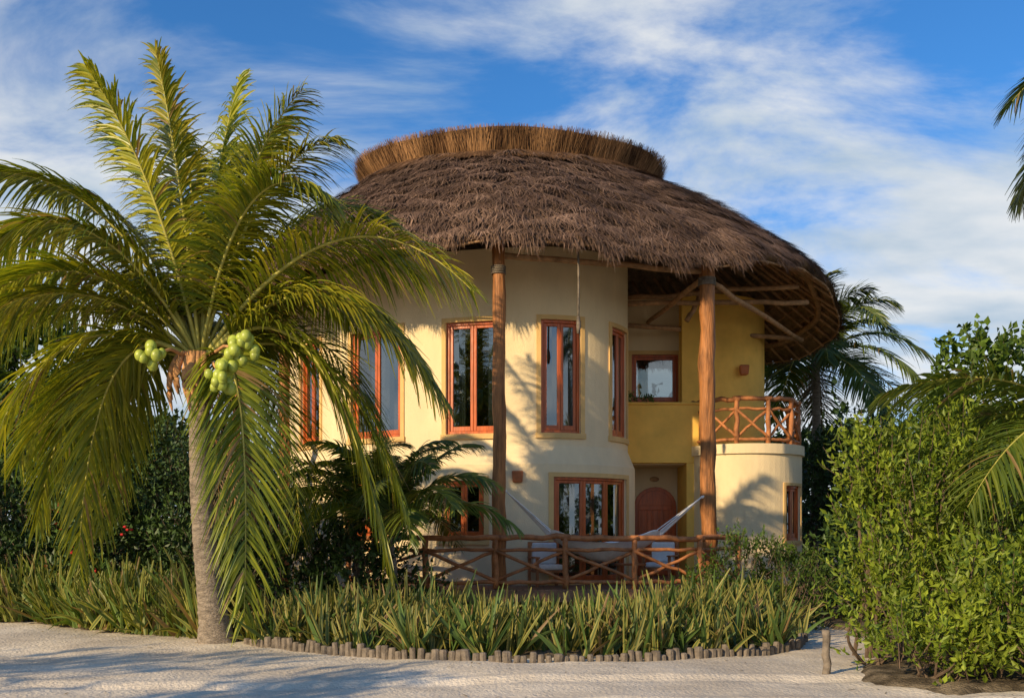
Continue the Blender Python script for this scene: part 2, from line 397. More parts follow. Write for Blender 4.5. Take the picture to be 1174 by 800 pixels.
strips(sm,P+outv*R.uniform(0,.08,n)[:,None],D,side,(1.0-h0)*.81*R.uniform(.7,1.15,n),R.uniform(.010,.026,n),0,2,C,root=1,power=.25)
sm.obj('thatch_straw',M_th,villa)
bm_=MB()
for h in (.10,.80): bm_.tube(cp(np.linspace(0,1,120),np.full(120,h)),.028,6)
bm_.obj('crest_binding',M_log,villa,True)
fm=MB()
for i in range(80):
    u=i/80+R.uniform(-.002,.002)
    a=rp(u,np.array(.99),-.25,False); b=rp(u,np.array(.42),-.27,False)
    fm.log(a,b,.04,.052,7,5,.01)
for v_,o in ((.985,-.24),(.93,-.22),(.87,-.22),(.81,-.22),(.75,-.22),(.67,-.22),(.59,-.22)):
    P=rp(np.linspace(0,1,140),np.full(140,v_),o,False); fm.tube(P,.026,6)
P=rp(np.linspace(0,1,140),np.full(140,.88),-.39,False); fm.tube(P,.085,8)
for a,b in (((4.2,21.45,7.25),(3.6,27,7.3)),((4.2,21.5,7.15),(7.9,27.2,6.95)),((-.25,20.5,7.4),(4.2,21.45,7.3)),((2.6,24.2,7.25),(7.4,24.9,7.45)),((2.7,25.4,7.0),(8.0,27.4,7.0)),((2.7,24.9,7.55),(7.0,24.3,7.7)),((4.3,24.5,6.9),(4.9,24.9,8))):
    fm.log(a,b,.065,.06,9,8,.015)
fm.obj('rafters',M_rafter,villa,True)
rp_=MB(); rp_.tube([(1.35,20.3,7.5),(1.36,20.3,6.8),(1.35,20.3,5.9)],.022,6); rp_.tube([(1.35,20.3,6.1),(1.36,20.3,5.9),(1.35,20.3,5.75)],[.03,.05,.03],6); rp_.obj('hanging_rope',M_grey,villa,True)
# ---------------------------------------------------------------- deck and railings
dk=MB()
x=-3.6
while x<4.95:
    dk.box((x,20.05+R.uniform(-.01,.01),DK-.04),(x+.135,26.6,DK)); x+=.142
dk.box((-3.6,20.03,DK-.25),(4.95,20.1,DK-.045)); dk.box((-3.65,20.1,DK-.25),(-3.58,24,DK-.045))
for x in np.arange(-3.4,5,1.15): dk.log((x,20.25,0),(x,20.25,DK-.05),.08)
dk.obj('deck',M_deck,villa)
def railing(mb,pts,z0,h,sp,r=.05):
    pts=np.array(pts,float); L=np.linalg.norm(np.diff(pts,axis=0),axis=1).sum(); n=max(2,round(L/sp)+1)
    Q=resample(pts,n)
    for q in Q: mb.log((*q,z0),(*q,z0+h+.03),r*1.25,r*1.15)
    for a,b in zip(Q[:-1],Q[1:]):
        d=nrm(b-a)*.09
        mb.log((*(a-d),z0+h),(*(b+d),z0+h+R.uniform(-.02,.02)),r*1.15)
        mb.log((*a,z0+h-.24),(*b,z0+h-.24),r*.75); mb.log((*a,z0+.14),(*b,z0+.14),r*.85)
        o=np.array([0,.03])
        mb.log((*(a+o),z0+.17),(*(b+o),z0+h-.27),r*.7); mb.log((*(a-o),z0+h-.27),(*(b-o),z0+.17),r*.7)
rl=MB()
railing(rl,[(-1.75,20.2),(-.25,20.2),(1.25,20.25),(2.7,20.35),(3.9,20.6),(4.9,21.6)],DK,1.04,1.42)
railing(rl,[(-1.75,20.2),(-3.5,21.3)],DK,1.04,1.4)
rl.obj('deck_railing',M_rail,villa,True)
rb=MB(); railing(rb,[(5.95+1.36*math.cos(math.radians(a)),25.6+1.36*math.sin(math.radians(a))) for a in range(-175,21,3)],3.84,1.13,.78,.05); rb.obj('balcony_railing',M_rail,villa,True)
# hammock
hm=MB(); hr=MB()
A=np.array([-.12,20.65,2.55]);B=np.array([4.05,21.3,2.45])
def hc(t): p=A+(B-A)*t; p=p.copy(); p[2]=2.5-1.42*(1-abs(2*t-1)**1.7); return p
n=30;m=12;V=[];F=[]
for i in range(n+1):
    t=.22+.56*i/n; c=hc(t); w=.5*math.sin(math.pi*(i+1)/(n+2))**.5+.03
    for j in range(m+1):
        a=(j/m-.5)*2; V.append((c[0]+.02*math.sin(j*3),c[1]+a*w*.8,c[2]+.38*abs(a)**2*(w/.5)+.012*math.sin(j*4+i)))
for i in range(n):
    for j in range(m): q=i*(m+1)+j; F.append((q,q+1,q+m+2,q+m+1))
hm.add(V,F)
hmo=empty('hammock'); hm.obj('cloth',M_white,hmo,True)
for end,row in ((A,0),(B,n)):
    for j in range(0,m+1,1): hr.tube([end,np.array(V[row*(m+1)+j])],.012,4)
hr.tube([A,(-.25,20.5,2.6)],.03,6); hr.tube([B,(4.2,21.4,2.5)],.03,6)
hr.obj('ropes',M_white,hmo)
def chair(name,x,y,ang):
    e=empty(name); M=Matrix.Translation((x,y,DK))@Matrix.Rotation(ang,4,'Z')
    w=MB(); c=MB()
    for sx in (-.31,.31):
        w.box((sx-.03,-.3,0),(sx+.03,-.24,.6),M); w.box((sx-.03,.24,0),(sx+.03,.3,.95),M); w.box((sx-.045,-.34,.6),(sx+.045,.28,.635),M)
    w.box((-.28,-.3,.3),(.28,.3,.35),M); w.box((-.28,.25,.87),(.28,.29,.95),M)
    for k in range(5): w.box((-.25+k*.11,.255,.36),(-.2+k*.11,.285,.87),M)
    c.box((-.27,-.28,.355),(.27,.22,.47),M); c.box((-.27,.12,.475),(.27,.245,.93),M)
    w.obj('frame',M_rail,e,bevel=.006); c.obj('cushions',M_white,e,bevel=.035)
chair('wooden_armchair',.75,21.35,.3); chair('wooden_armchair',3.4,22.8,-.5)
tb=MB(); tb.box((2.3,21.9,DK+.42),(2.95,22.4,DK+.46))
for a in (2.35,2.87):
    for b in (21.95,22.32): tb.box((a,b,DK),(a+.04,b+.04,DK+.42))
tb.obj('side_table',M_rail,bevel=.006)
# ---------------------------------------------------------------- ground
g=MB(); g.add([(-1500,-300,-.15),(1500,-300,-.15),(1500,3000,-.15),(-1500,3000,-.15)],[(0,1,2,3)]); g.obj('ground',M_gnd)
xs=np.unique(np.r_[np.linspace(-40,-12,30),np.linspace(-12,12,260),np.linspace(12,40,30)]); ys=np.unique(np.r_[np.linspace(-15,6,20),np.linspace(6,20,170),np.linspace(20,24,6)])
X,Y=np.meshgrid(xs,ys)
def sandz(X,Y):
    z=.018*np.sin(X*.9+1.3*np.sin(Y*.7))+.014*np.sin(Y*1.7+.8*np.sin(X*.8))+.007*np.sin(X*3.1+Y*2.3)+.006*np.sin(X*5.3-Y*6.1)+.006*np.sin(X*9+3*np.sin(Y*4))*np.sin(Y*8+2*np.sin(X*3))
    for c in (9.6,11.1): z=z-.035*np.exp(-((Y-c-.035*X-.12*np.sin(X*.5))/.14)**2)+.022*np.exp(-((Y-c-.25-.035*X-.12*np.sin(X*.5))/.1)**2)
    return z+.035
Z=sandz(X,Y)+R.normal(0,.002,X.shape)
V=np.stack([X,Y,Z],-1).reshape(-1,3); nx=len(xs); F=[(j*nx+i,j*nx+i+1,(j+1)*nx+i+1,(j+1)*nx+i) for j in range(len(ys)-1) for i in range(nx-1)]
sp_=MB(); sp_.add(V,F); sp_.obj('sand_path',M_sand,None,True)
EX=[-40,-14,-9,-6.3,-3.7,-1.5,.2,1.9,3.3,4.1,4.45,4.7]; EY=[20,19.3,18.4,16.3,14.6,13.2,12.65,12.95,13.6,14.3,15.2,17]
def FY(x): return np.interp(x,EX,EY)
bx=np.linspace(-40,4.7,420); bt=np.r_[0,.01,.02,.04,.06,np.linspace(.1,1,24)]
BX,BT=np.meshgrid(bx,bt); BY=FY(BX)+(34-FY(BX))*BT; BZ=-.04+.14*np.minimum(1,BT*22)+R.normal(0,.016,BX.shape); BY=BY+R.normal(0,.03,BX.shape)*(BX<-3.8)
V=np.stack([BX,BY,BZ],-1).reshape(-1,3); nx=len(bx); F=[(j*nx+i,j*nx+i+1,(j+1)*nx+i+1,(j+1)*nx+i) for j in range(len(bt)-1) for i in range(nx-1)]
b=MB(); b.add(V,F)
rb_=resample(np.array([(3.8,10.9),(3.9,11.7),(4.9,13.8),(5.5,17),(6,22),(5.2,24),(5.2,40),(45,40),(45,9.8),(9,10.2),(6,10.0),(4.6,10.2)]),260,True)
rb_=rb_+R.normal(0,.06,rb_.shape); cen=np.array([7.,14.]); ins=rb_+nrm(cen-rb_)*.5; nb_=260
b.add([(x,y,.09) for x,y in ins]+[(x,y,-.05) for x,y in rb_],[tuple(range(nb_))]+[(i,(i+1)%nb_,(i+1)%nb_+nb_,i+nb_) for i in range(nb_)])
b.obj('garden_bed',M_soil)
ed=MB(); ce=resample(np.array([(x,FY(x)) for x in np.linspace(-3.9,4.45,200)]),92)
for q in ce: 
    h=.15+R.uniform(-.05,.04); r=R.uniform(.04,.062); ox,oy=R.normal(0,.012,2); ed.tube([(q[0],q[1]-.03,-.05),(q[0]+ox,q[1]-.03+oy,h),(q[0]+ox,q[1]-.03+oy,h+.012)],[r,r,r*.75],8)
ed.obj('log_edging',M_grey,None,False)
ps=MB(); ps.log((3.72,11.75,-.05),(3.70,11.75,.55),.05,.045); ps.obj('wooden_post',M_grey,None,True)
lt=MB(); n=3600; px=R.uniform(-10,7,n); py=R.uniform(7.5,19,n); near=np.exp(-np.abs(FY(px)-py)/.45)+.8*np.exp(-np.abs(py-10.3)/.5)*(px>3.6); k=py<FY(px)+.0; k&=(R.uniform(0,1,n)<near+.05)
P=np.stack([px,py,sandz(px,py)+.008],-1)[k]; a=R.uniform(0,6.28,len(P)); D=np.stack([np.cos(a),np.sin(a),0*a+.05],-1); Wd=np.stack([-np.sin(a),np.cos(a),0*a],-1)
cc=np.array([.20,.14,.08])*R.uniform(.5,1.7,(len(P),1)); strips(lt,P,D,Wd,R.uniform(.03,.12,len(P)),R.uniform(.01,.035,len(P)),0,2,cc); lt.obj('leaf_litter',M_leafd)
# ---------------------------------------------------------------- plants
def pnoise(P,sc,seed):
    r=np.random.default_rng(seed); o=0
    for _ in range(5):
        k=r.normal(0,1,3)*sc; o=o+np.sin(P@k+r.uniform(0,6.28))
    return o/5
def leafmass(name,blobs,ntw,lpt,L,W,cA,cB,seed=1,tw=.3,gap=-.12,stem=True,gsc=1.6,inner=.5,up=.5,flowers=0,m_=None,zmin=.05):
    e=empty(name); r=np.random.default_rng(seed); B=np.array(blobs,float)
    w=(B[:,3]*B[:,5]+B[:,3]*B[:,4]); w/=w.sum(); idx=r.choice(len(B),ntw,p=w)
    d=nrm(r.normal(0,1,(ntw,3))); rad=inner+(1-inner)*r.uniform(0,1,ntw)**.7
    lump=1+.36*pnoise(d*2.6+B[idx,:3],1.3,seed)[:,None]
    P=B[idx,:3]+d*rad[:,None]*B[idx,3:6]*lump
    nz=pnoise(P,gsc,seed+5); k=(nz>gap)&(P[:,2]>zmin); P=P[k];d=d[k];nz=nz[k];n=len(P)
    td=nrm(d*.6+np.array([0,0,up])+r.normal(0,.35,(n,3)))
    tl=tw*r.uniform(.6,1.5,n)
    t=(np.arange(lpt)+.5)/lpt
    LP=(P[:,None]+td[:,None]*(t[None,:]*tl[:,None])[...,None]).reshape(-1,3); m=len(LP)
    D=nrm(np.repeat(td,lpt,0)*.45+r.normal(0,.6,(m,3))+np.array([0,0,.1])); U=nrm(np.cross(D,nrm(r.normal(0,.5,(m,3))+np.array([0,0,1.]))))
    kk=np.clip(.5+.45*np.repeat(nz,lpt)+r.normal(0,.25,m),0,1)[:,None]; C=cA*(1-kk)+cB*kk; C=C*r.uniform(.7,1.3,(m,1))
    mb=MB(); l=(L*r.uniform(.6,1.25,m))[:,None]; ww=(W*r.uniform(.7,1.2,m))[:,None]; N2=nrm(np.cross(D,U))
    V=np.stack([LP,LP+D*l*.45-U*ww*.5+N2*ww*.15,LP+D*l-N2*l*.1,LP+D*l*.45+U*ww*.5+N2*ww*.15],1).reshape(-1,3)
    b0=np.arange(m)[:,None]*4; F=np.concatenate([b0+np.array([0,1,2]),b0+np.array([0,2,3])],0); mb.addn(V,F,np.repeat(C,4,0)); mb.obj('leaves',m_ or M_leaf,e)
    if stem:
        s=MB()
        for b_ in B:
            for q in range(5):
                a=np.array([b_[0]+r.normal(0,.15),b_[1]+r.normal(0,.15),0]); c=b_[:3]+nrm(r.normal(0,1,3))*b_[3:6]*.6
                mid=(a+c)/2+r.normal(0,.12,3); rr=.02+.012*b_[5]; s.tube(catmull([a,mid,c],False,5),np.linspace(rr,rr*.35,11),6)
        sel=r.choice(n,min(n,500),replace=False)
        for i in sel: s.tube([P[i]-td[i]*.25,P[i]+td[i]*tw],[.008,.003],4,cap=False)
        s.obj('stems',M_twig,e)
    if flowers:
        f=MB(); fr=np.where((P[:,1]<B[:,1].min()+.2)&(P[:,2]<2.2))[0]
        for i in r.choice(fr,min(flowers,len(fr)),replace=False):
            for q in range(4): f.ball(P[i]+np.array([0,-.25,.1])+r.normal(0,.04,3),.045,(1,1,.6),6,4)
        f.obj('flowers',M_bloom,e)
    return e
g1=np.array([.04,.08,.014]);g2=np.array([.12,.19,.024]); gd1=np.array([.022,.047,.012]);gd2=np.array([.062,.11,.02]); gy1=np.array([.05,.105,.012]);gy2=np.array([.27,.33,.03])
leafmass('leafy_shrub',[(5.15,13.0,1.6,.8,.8,1.45),(6.1,12.6,1.3,.9,.9,1.25),(4.5,12.3,.75,.45,.6,.8),(5.4,11.3,.7,.9,.7,.8),(6.9,11.6,.9,1.0,.9,1.0),(8.0,12.5,1.1,1.1,1.0,1.2),(4.7,11.0,.35,.6,.45,.4),(5.9,10.7,.4,.8,.45,.45),(4.8,13.4,2.4,.35,.4,.9),(5.7,12.9,2.5,.35,.4,.85),(6.5,12.8,2.3,.3,.3,.8)],4000,10,.115,.05,gy1,gy2,3,tw=.40,gap=-.12,gsc=2.8,inner=.3,up=1.1)
leafmass('sea_grape_tree',[(11.6,24,4.4,1.5,1.6,1.9),(13.4,24.5,4.6,1.8,1.6,2.2),(12,23,2.2,2.2,1.5,2.2),(15.2,24,4.4,2,2,2.6),(10.2,23.5,2.0,1.4,1.3,1.8),(10.6,23.8,3.4,1.0,1.0,1.2)],3900,9,.21,.16,g1,g2*1.15,5,tw=.45,gap=-.2,gsc=1.3,inner=.35)
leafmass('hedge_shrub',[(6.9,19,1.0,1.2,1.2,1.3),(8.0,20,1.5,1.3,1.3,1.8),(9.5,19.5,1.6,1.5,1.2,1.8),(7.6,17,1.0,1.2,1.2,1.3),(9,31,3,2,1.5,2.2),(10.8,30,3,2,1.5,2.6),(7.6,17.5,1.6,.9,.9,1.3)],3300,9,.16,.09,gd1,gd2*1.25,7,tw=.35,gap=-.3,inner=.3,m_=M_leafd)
leafmass('deck_shrub',[(4.4,18.4,.7,.85,.7,.9),(5.3,19.0,.7,.8,.8,.85),(3.6,18.2,.4,.7,.6,.55),(5.0,17.4,.5,.6,.6,.6)],1900,9,.085,.04,g1*.9,g2,9,tw=.25,gap=-.3,inner=.3)
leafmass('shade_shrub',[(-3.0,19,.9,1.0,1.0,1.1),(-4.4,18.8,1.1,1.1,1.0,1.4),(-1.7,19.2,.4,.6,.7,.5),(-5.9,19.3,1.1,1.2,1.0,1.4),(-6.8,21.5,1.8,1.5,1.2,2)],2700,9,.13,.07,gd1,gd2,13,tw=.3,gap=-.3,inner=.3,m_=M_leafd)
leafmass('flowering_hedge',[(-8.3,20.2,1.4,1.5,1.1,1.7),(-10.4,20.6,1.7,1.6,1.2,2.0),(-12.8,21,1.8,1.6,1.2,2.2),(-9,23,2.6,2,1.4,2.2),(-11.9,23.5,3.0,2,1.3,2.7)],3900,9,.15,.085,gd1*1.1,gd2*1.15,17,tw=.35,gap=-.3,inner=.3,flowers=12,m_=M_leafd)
leafmass('broadleaf_tree',[(-12.8,26,5.9,1.6,1.5,1.6),(-14.8,26,5.2,2.2,2,2.4),(-12.0,26.5,3.8,2.0,1.5,1.8),(-9.8,27,3.6,1.6,1.4,1.4)],2500,9,.22,.15,g1*.85,g2*.9,19,tw=.5,gap=-.15,inner=.35)
leafmass('balcony_plant',[(3.0,25.2,5.05,.16,.1,.1),(3.5,25.2,5.04,.22,.1,.08)],60,7,.07,.035,g1,g2,51,tw=.1,gap=-1,stem=False,inner=.2)
far=[(x,42+3*math.sin(x),2.6+.8*math.sin(x*1.7),4,2.5,3.6+math.sin(x*.9)) for x in list(np.arange(-34,-6,3.6))+list(np.arange(8,36,3.6))]
leafmass('distant_trees',far,4800,8,.48,.33,gd1,g1*1.1,23,tw=.8,gap=-.35,inner=.45,stem=False,gsc=.8,m_=M_leafd)
leafmass('roadside_tree',[(-11.5,4.6,3.7,1.3,1.2,.6),(-9.3,3.9,3.5,1.1,1.0,.5),(-13.2,3.2,4.2,1.4,1.3,.7),(-14.5,5.0,3.9,1.2,1.2,.5)],650,9,.22,.12,g1,g2,29,tw=.5,gap=-.1,inner=.3,m_=M_leafd)
def border(name,n,xr,depth,Lr,seed,Wd=.05,cg=(.075,.125,.03),cy=(.52,.44,.12),nb=9,yel=.65):
    r=np.random.default_rng(seed); x=r.uniform(xr[0],xr[1],n); y=FY(x)+.06+depth*r.uniform(0,1,n)**.9
    P=np.stack([x,y,np.full(n,.05)],-1); hv=1+.38*pnoise(P,2.2,seed)
    dn=pnoise(P,3.0,seed+3)>-.42; P=P[dn]; hv=hv[dn]; n=len(P)
    P=np.repeat(P,nb,0)+r.normal(0,.05,(n*nb,3))*np.array([1,1,0]); a=r.uniform(0,6.28,n*nb); s=np.abs(r.normal(0,.5,n*nb))+.08
    lean=np.repeat(r.normal(0,.28,(n,2)),nb,0)
    D=nrm(np.stack([np.cos(a)*s+lean[:,0],np.sin(a)*s+lean[:,1],np.ones(n*nb)],-1)); W=nrm(np.cross(D,nrm(r.normal(0,1,(n*nb,3)))))
    L=np.repeat(r.uniform(Lr[0],Lr[1],n)*hv,nb)*r.uniform(.5,1.15,n*nb)
    k=r.uniform(.45,1.4,(n*nb,1)); cc=np.array(cg)*k; yy=(r.uniform(0,1,(n*nb,1))<yel); ce=np.where(yy,np.array(cy)*r.uniform(.55,1.1,(n*nb,1)),cc*1.3)
    dead=(r.uniform(0,1,n*nb)<.07)[:,None]; cc=np.where(dead,np.array([.25,.16,.07]),cc); ce=np.where(dead,np.array([.3,.2,.1]),ce)
    mb=MB(); strips(mb,P,D,W,L,Wd*r.uniform(.7,1.2,n*nb),r.uniform(.0,.3,n*nb)*s*1.3,4,cc,ce,root=.65,power=.42,fold=.35); return mb.obj(name,M_leaf)
border('snake_plant_border',940,(-3.9,4.5),3.0,(.52,.95),31,.076,nb=8)
border('spider_lily_bed',500,(-11,-4.7),1.9,(.75,1.25),33,.08,(.10,.15,.03),(.44,.40,.09),nb=9)
border('snake_plant_border',110,(-5,-3.7),1.4,(.35,.6),35,.075)
# palms
def frond(lm,rm_,P0,Pc,P2,nl,Lm,w,droop,c1,c2,r,twist=0.):
    P0,Pc,P2=map(lambda a:np.array(a,float),(P0,Pc,P2)); t=np.linspace(0,1,24)[:,None]
    f=lambda t:(1-t)**2*P0+2*t*(1-t)*Pc+t*t*P2; df=lambda t:2*(1-t)*(Pc-P0)+2*t*(P2-Pc)
    ln=np.linalg.norm(np.diff(f(t),axis=0),axis=1).sum()
    rm_.tube(f(t),np.linspace(.036,.006,24)*ln/4.5,6,cap=False)
    h=(P2-P0)*np.array([1,1,0]); 
    if np.linalg.norm(h)<.3: h=np.array([r.normal(),r.normal(),0])
    S0=nrm(np.cross(h,np.array([0,0,1.])))
    for sd in (-1,1):
        tt=np.clip(np.linspace(.12,.995,nl)+r.normal(0,.004,nl),0,1)[:,None]; T=nrm(df(tt)); N_=nrm(np.cross(S0,T)); Sd=S0*math.cos(twist)+N_*math.sin(twist)
        a=np.radians(24+34*tt[:,0]**1.5+r.normal(0,5,nl))[:,None]
        vee=.22*(1-tt)+r.normal(0,.09,(nl,1))
        D=nrm(sd*Sd*np.cos(a)+T*np.sin(a)+N_*vee)
        Wd=nrm(T*.85+N_*.35*sd+r.normal(0,.15,(nl,3))); Wd=nrm(Wd-D*(Wd*D).sum(1,keepdims=True))
        q=tt[:,0]; L=Lm*(np.minimum(1,.5+q*1.9))*np.maximum(.3,1-(np.maximum(q-.5,0)/.5)**2*.7)*r.uniform(.85,1.1,nl)
        k=r.uniform(0,1,(nl,1)); C=np.array(c1)*(1-k)+np.array(c2)*k
        brn=(r.uniform(0,1,(nl,1))<.03); C=np.where(brn,np.array([.3,.2,.08]),C)
        strips(lm,f(tt),D,Wd,L,w*r.uniform(.85,1.15,nl),droop*r.uniform(.6,1.45,nl),5,C,C*1.15,root=.5,power=.5,fold=.3)
def palm(name,base,crown,r0,fr,nl=85,Lm=.85,w=.042,droop=.38,c1=(.075,.12,.018),c2=(.17,.22,.03),seed=1,scale=1.,nuts=(),dead=0,lean=.1):
    e=empty(name); r=np.random.default_rng(seed); base=np.array(base,float);crown=np.array(crown,float)
    tm=MB(); n=90; t=np.linspace(0,1,n)[:,None]; P=base+(crown-base)*t+np.array([lean,0,0])*np.sin(t*math.pi)
    ring=(t[:,0]*np.linalg.norm(crown-base)*8.5)%1.
    rad=r0*(1-.3*t[:,0]+.75*np.exp(-t[:,0]*14))*(.96+.07*ring+r.normal(0,.012,n))
    tm.tube(P,rad,14,.04); tm.obj('trunk',M_bark,e,True)
    lm=MB();rm_=MB()
    for ct,tp in fr:
        ct=np.array(ct,float)*scale;tp=np.array(tp,float)*scale; b=r.uniform(.65,1.2); tn=r.uniform(0,1)
        cc1=np.array(c1)*b; cc2=np.array(c2)*b*np.array([1+.35*tn,1,1])
        frond(lm,rm_,crown+nrm(ct)*.08,crown+ct,crown+tp,nl,Lm*scale,w*scale,droop,cc1,cc2,r,r.normal(0,.25))
    lm.obj('fronds',M_palm,e); rm_.obj('rachises',M_rach,e,True)
    if nuts:
        nm=MB();dm=MB()
        for (c,k,s) in nuts:
            for i in range(k):
                p=crown+np.array(c)+nrm(r.normal(0,1,3))*s*r.uniform(.5,1)*np.array([1,.8,1.1]); nm.ball(p,r.uniform(.062,.088),(1,1,1.15),10,8)
            dm.tube([crown,crown+np.array(c)*.6+np.array([0,0,.12]),crown+np.array(c)],[.035,.025,.015],6)
        nm.obj('coconuts',M_nut,e,True)
        for i in range(14):
            a=r.uniform(0,6.28); dx,dy=math.cos(a),-abs(math.sin(a)); l=r.uniform(.4,.8)
            dm.tube(catmull([crown+np.array([0,0,-.05]),crown+np.array([dx*.3,dy*.3,.1]),crown+np.array([dx*.45,dy*.45,-l*.5]),crown+np.array([dx*.4,dy*.4,-l])],False,4),[.02,.03,.035,.04,.045,.045,.05,.05,.04,.04,.03,.02,.008],6)
        dm.obj('spathes',M_dry,e,True)
    if dead:
        lm=MB();rm_=MB()
        for i in range(dead):
            a=r.uniform(0,3.14); h=np.array([math.cos(a),math.sin(a),0]); frond(lm,rm_,crown+np.array([0,0,-.1]),crown+h*.7+np.array([0,0,-.2]),crown+h*.8+np.array([0,0,-2.3]),40,.5,.03,.7,(.16,.11,.07),(.26,.19,.12),r)
        lm.obj('dead_fronds',M_th,e); rm_.obj('dead_rachises',M_dry,e,True)
    return e
F1=[((.05,.3,2.9),(.4,.8,4.7)),((-.2,-.2,2.8),(-.45,-.6,4.4)),((-.7,.5,3.0),(-1.75,.9,3.9)),((.6,-.2,3.0),(1.65,-.5,3.9)),((.35,.6,3.1),(.95,1.3,4.2)),
((-.5,-.4,2.8),(-1.2,-1.2,3.9)),((-1.4,-.3,3.3),(-3.4,-.8,2.5)),((-1.9,.5,2.5),(-3.8,1.2,1.2)),((-1.8,-.7,1.9),(-3.6,-1.0,-.2)),((-2.3,-.9,1.4),(-3.0,-1.1,-3.0)),
((-1.5,-.3,1.1),(-1.7,-.3,-3.0)),((1.0,-.7,.7),(.85,-.7,-3.8)),((1.9,-.3,1.8),(2.95,-.5,-3.2)),((2.2,-.4,3.0),(4.15,-.7,.9)),((1.7,.9,1.7),(2.7,1.1,-1.3)),
((1.2,.5,3.2),(2.8,1.0,2.4)),((-1.0,1.4,2.4),(-2.2,2.6,1.2)),((1.1,1.6,2.3),(2.0,3.0,1.0)),((-1.2,-1.2,2.8),(-2.5,-1.9,1.0)),((.8,-.9,3.1),(2.2,-1.6,2.0)),
((-1.3,.8,1.0),(-1.9,.9,-2.6)),((.2,1.8,1.8),(.3,3.2,-.5)),((-1.9,.2,3.0),(-3.3,.4,1.8)),((1.8,.3,2.4),(3.4,.6,0)),((-2.0,1.0,.9),(-3.4,1.3,-1.4)),((1.0,1.4,1.0),(1.2,1.5,-2.6)),((-.2,.6,3.2),(-.9,1.4,4.3)),((.9,-.3,3.1),(2.2,-.7,3.1)),
((-1.3,.6,3.1),(-2.7,1.0,2.9)),((1.6,.9,2.9),(3.2,1.4,1.6)),((-1.7,-.2,2.3),(-3.4,-.4,.6)),((2.0,-.2,2.2),(3.7,-.4,-.6)),((2.0,.4,1.2),(3.0,.8,-2.2)),((-1.9,.2,1.2),(-2.6,.3,-2.4)),((.2,.2,3.0),(.1,1.8,4.0)),((-2.2,.6,1.8),(-4.1,.9,.2))]
palm('coconut_palm',(-4.42,14.95,-.05),(-4.7,15,4.25),.20,F1,seed=41,nl=115,Lm=1.02,w=.048,droop=.46,c1=(.12,.175,.016),c2=(.36,.39,.03),nuts=(((.88,-.95,.05),17,.22),((.62,-1.0,-.36),18,.22),((-.42,-.9,-.02),12,.18)),dead=5,lean=-.10)
def gen(n,L,seed,up=(.2,1.3)):
    r=np.random.default_rng(seed); out=[]
    for i in range(n):
        a=i*2.4+r.uniform(-.2,.2); e=up[1]-(up[1]-up[0])*i/n; l=L*r.uniform(.85,1.1); h=np.array([math.cos(a),math.sin(a),0]); z=np.array([0,0,1])
        out.append((h*math.cos(e)*l*.55+z*(math.sin(e)*l*.6),h*l*(.35+.6*math.cos(e))*.95+z*l*(math.sin(e)*1.25-.75 if e<1.15 else .55)))
    return out
palm('coconut_palm',(9.6,32,0),(9.75,32,7.3),.17,gen(26,4.2,3,(-.15,1.35)),seed=43,nl=66,Lm=1.0,w=.07,c1=(.05,.09,.02),c2=(.13,.18,.03),dead=3)
palm('coconut_palm',(8.2,13.3,0),(7.7,13,2.9),.15,[((-1.2,-.2,1.2),(-3.0,-.4,.55)),((-1.3,.5,.9),(-2.7,.9,-.3)),((-1.2,-.7,.7),(-2.3,-1.2,-.9)),((1.2,.5,1.2),(2.8,.7,.3)),((.4,1.3,1.4),(.8,2.8,.4)),((.4,-1.0,1.8),(.9,-1.8,1.2)),((1,-.9,1.2),(2,-2,.2)),((.2,.3,2.2),(.5,.8,3))],seed=44,nl=90,c1=(.09,.15,.02),c2=(.22,.28,.035))
palm('coconut_palm',(9.6,14,0),(9.1,14,7.5),.16,[((-1.0,-.2,1.2),(-1.9,-.3,-.4)),((-.9,.6,.9),(-1.5,1.0,-.8)),((-1.0,.1,1.6),(-2.0,.2,.3)),((1.5,0,2),(3,0,.5)),((1,-1.5,2),(1.5,-3,.2)),((1,1.5,2),(2,3,.2)),((.3,.4,3),(.6,.8,4)),((.5,-.6,2.8),(1.5,-1.2,3.6)),((1.5,-1,.5),(2,-1.5,-2))],seed=45,nl=80,c1=(.035,.065,.02),c2=(.08,.12,.03))
palm('areca_palm',(-2.35,18.7,0),(-2.3,18.7,1.6),.09,gen(26,3.0,12,(.5,1.5)),seed=47,nl=60,Lm=.6,w=.046,droop=.4,c1=(.06,.11,.018),c2=(.19,.26,.03))
palm('areca_palm',(-3.1,19.3,0),(-3.1,19.3,1.9),.08,gen(12,2.6,15,(.5,1.45)),seed=49,nl=50,Lm=.55,w=.042,droop=.4,c1=(.04,.08,.018),c2=(.10,.15,.03))
# ---------------------------------------------------------------- light, sky, camera
el=math.radians(21); hx,hy=.69,.724
d=Vector((hx*math.cos(el),hy*math.cos(el),-math.sin(el)))
sl=bpy.data.lights.new('sun','SUN'); sl.energy=5.0; sl.angle=math.radians(.6); sl.color=(1,.77,.46)
so=bpy.data.objects.new('sun',sl); so.rotation_euler=d.to_track_quat('-Z','Y').to_euler(); so.location=(-20,-20,20); COL.objects.link(so)
w=bpy.data.worlds.new('World'); S.world=w; w.use_nodes=True; nt=w.node_tree; N=nt.nodes; L=nt.links
bg=N['Background']; bg.inputs['Strength'].default_value=.11
sky=N.new('ShaderNodeTexSky'); sky.sky_type='NISHITA'; sky.sun_disc=False; sky.sun_elevation=el; sky.sun_rotation=math.atan2(-hx,-hy); sky.ozone_density=2.0; sky.air_density=1.0; sky.dust_density=.6
tc=N.new('ShaderNodeTexCoord'); sx=N.new('ShaderNodeSeparateXYZ'); L.new(tc.outputs['Generated'],sx.inputs[0])
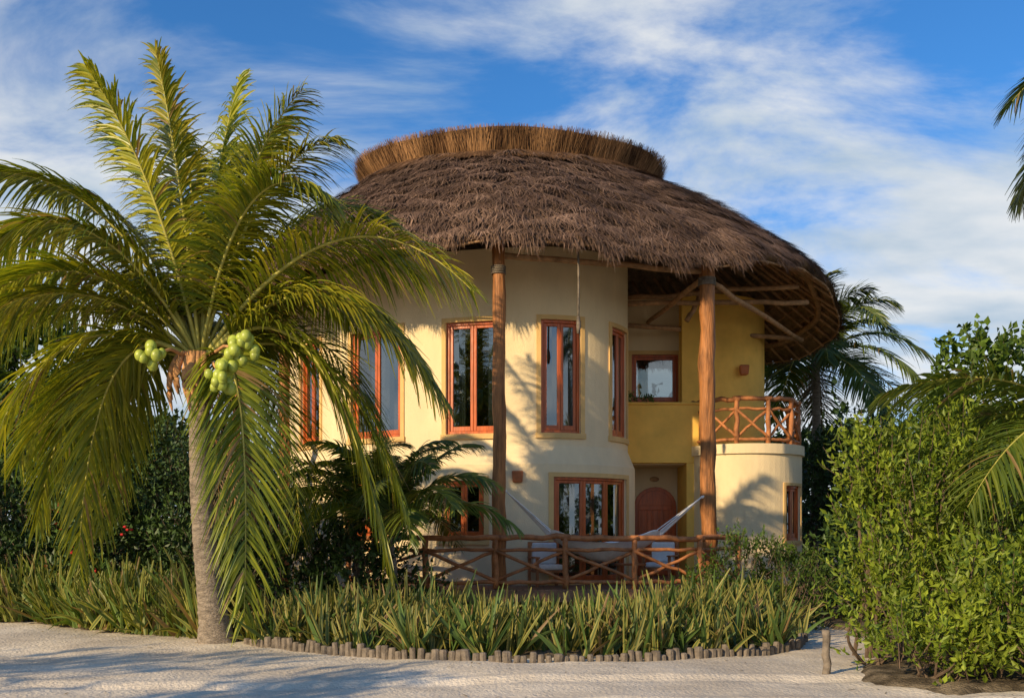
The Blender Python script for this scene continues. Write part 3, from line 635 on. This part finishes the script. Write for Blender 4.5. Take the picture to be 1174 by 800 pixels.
def mth(op,a,b=None,clamp=False):
    m=N.new('ShaderNodeMath'); m.operation=op; m.use_clamp=clamp
    for i,q in enumerate((a,b)):
        if q is None: continue
        if isinstance(q,(int,float)): m.inputs[i].default_value=q
        else: L.new(q,m.inputs[i])
    return m.outputs[0]
zz=mth('ADD',mth('MAXIMUM',sx.outputs[2],0.),.22)
cx=N.new('ShaderNodeCombineXYZ'); L.new(mth('DIVIDE',sx.outputs[0],zz),cx.inputs[0]); L.new(mth('DIVIDE',sx.outputs[1],zz),cx.inputs[1])
mp=N.new('ShaderNodeMapping'); mp.inputs['Scale'].default_value=(1.0,1.5,1); mp.inputs['Rotation'].default_value=(0,0,.3); mp.inputs['Location'].default_value=(1.3,.4,0); L.new(cx.outputs[0],mp.inputs[0])
n1=N.new('ShaderNodeTexNoise'); n1.inputs['Scale'].default_value=1.5; n1.inputs['Detail'].default_value=8; n1.inputs['Roughness'].default_value=.6; n1.inputs['Distortion'].default_value=.5; L.new(mp.outputs[0],n1.inputs['Vector'])
f=mth('ADD',n1.outputs['Fac'],mth('MULTIPLY',mth('SUBTRACT',.41,sx.outputs[2]),.85))
mr=N.new('ShaderNodeMapRange'); mr.interpolation_type='SMOOTHSTEP'; mr.inputs[1].default_value=.40; mr.inputs[2].default_value=.68; mr.inputs[4].default_value=.96; L.new(f,mr.inputs[0])
tint=N.new('ShaderNodeVectorMath'); tint.operation='MULTIPLY'; tint.inputs[1].default_value=(.42,1.0,1.55); L.new(sky.outputs[0],tint.inputs[0])
n2=N.new('ShaderNodeTexNoise'); n2.inputs['Scale'].default_value=3.0; n2.inputs['Detail'].default_value=5; L.new(mp.outputs[0],n2.inputs['Vector'])
cm_=N.new('ShaderNodeMix'); cm_.data_type='RGBA'; cm_.inputs[6].default_value=(4.3,5.3,6.3,1); cm_.inputs[7].default_value=(7.3,7.5,7.6,1)
mr2=N.new('ShaderNodeMapRange'); mr2.inputs[1].default_value=.34; mr2.inputs[2].default_value=.60; L.new(n2.outputs['Fac'],mr2.inputs[0]); L.new(mr2.outputs[0],cm_.inputs[0])
mx=N.new('ShaderNodeMix'); mx.data_type='RGBA'; L.new(mr.outputs[0],mx.inputs[0]); L.new(tint.outputs[0],mx.inputs[6]); L.new(cm_.outputs[2],mx.inputs[7])
L.new(mx.outputs[2],bg.inputs['Color'])
cam=bpy.data.cameras.new('camera'); cam.lens=35; cam.sensor_width=36; cam.shift_y=.179; cam.clip_end=5000
co=bpy.data.objects.new('camera',cam); co.location=(0,0,1.7); co.rotation_euler=(math.radians(90),0,0); COL.objects.link(co); S.camera=co
S.view_settings.view_transform='Standard'; S.view_settings.look='None'; S.view_settings.exposure=0
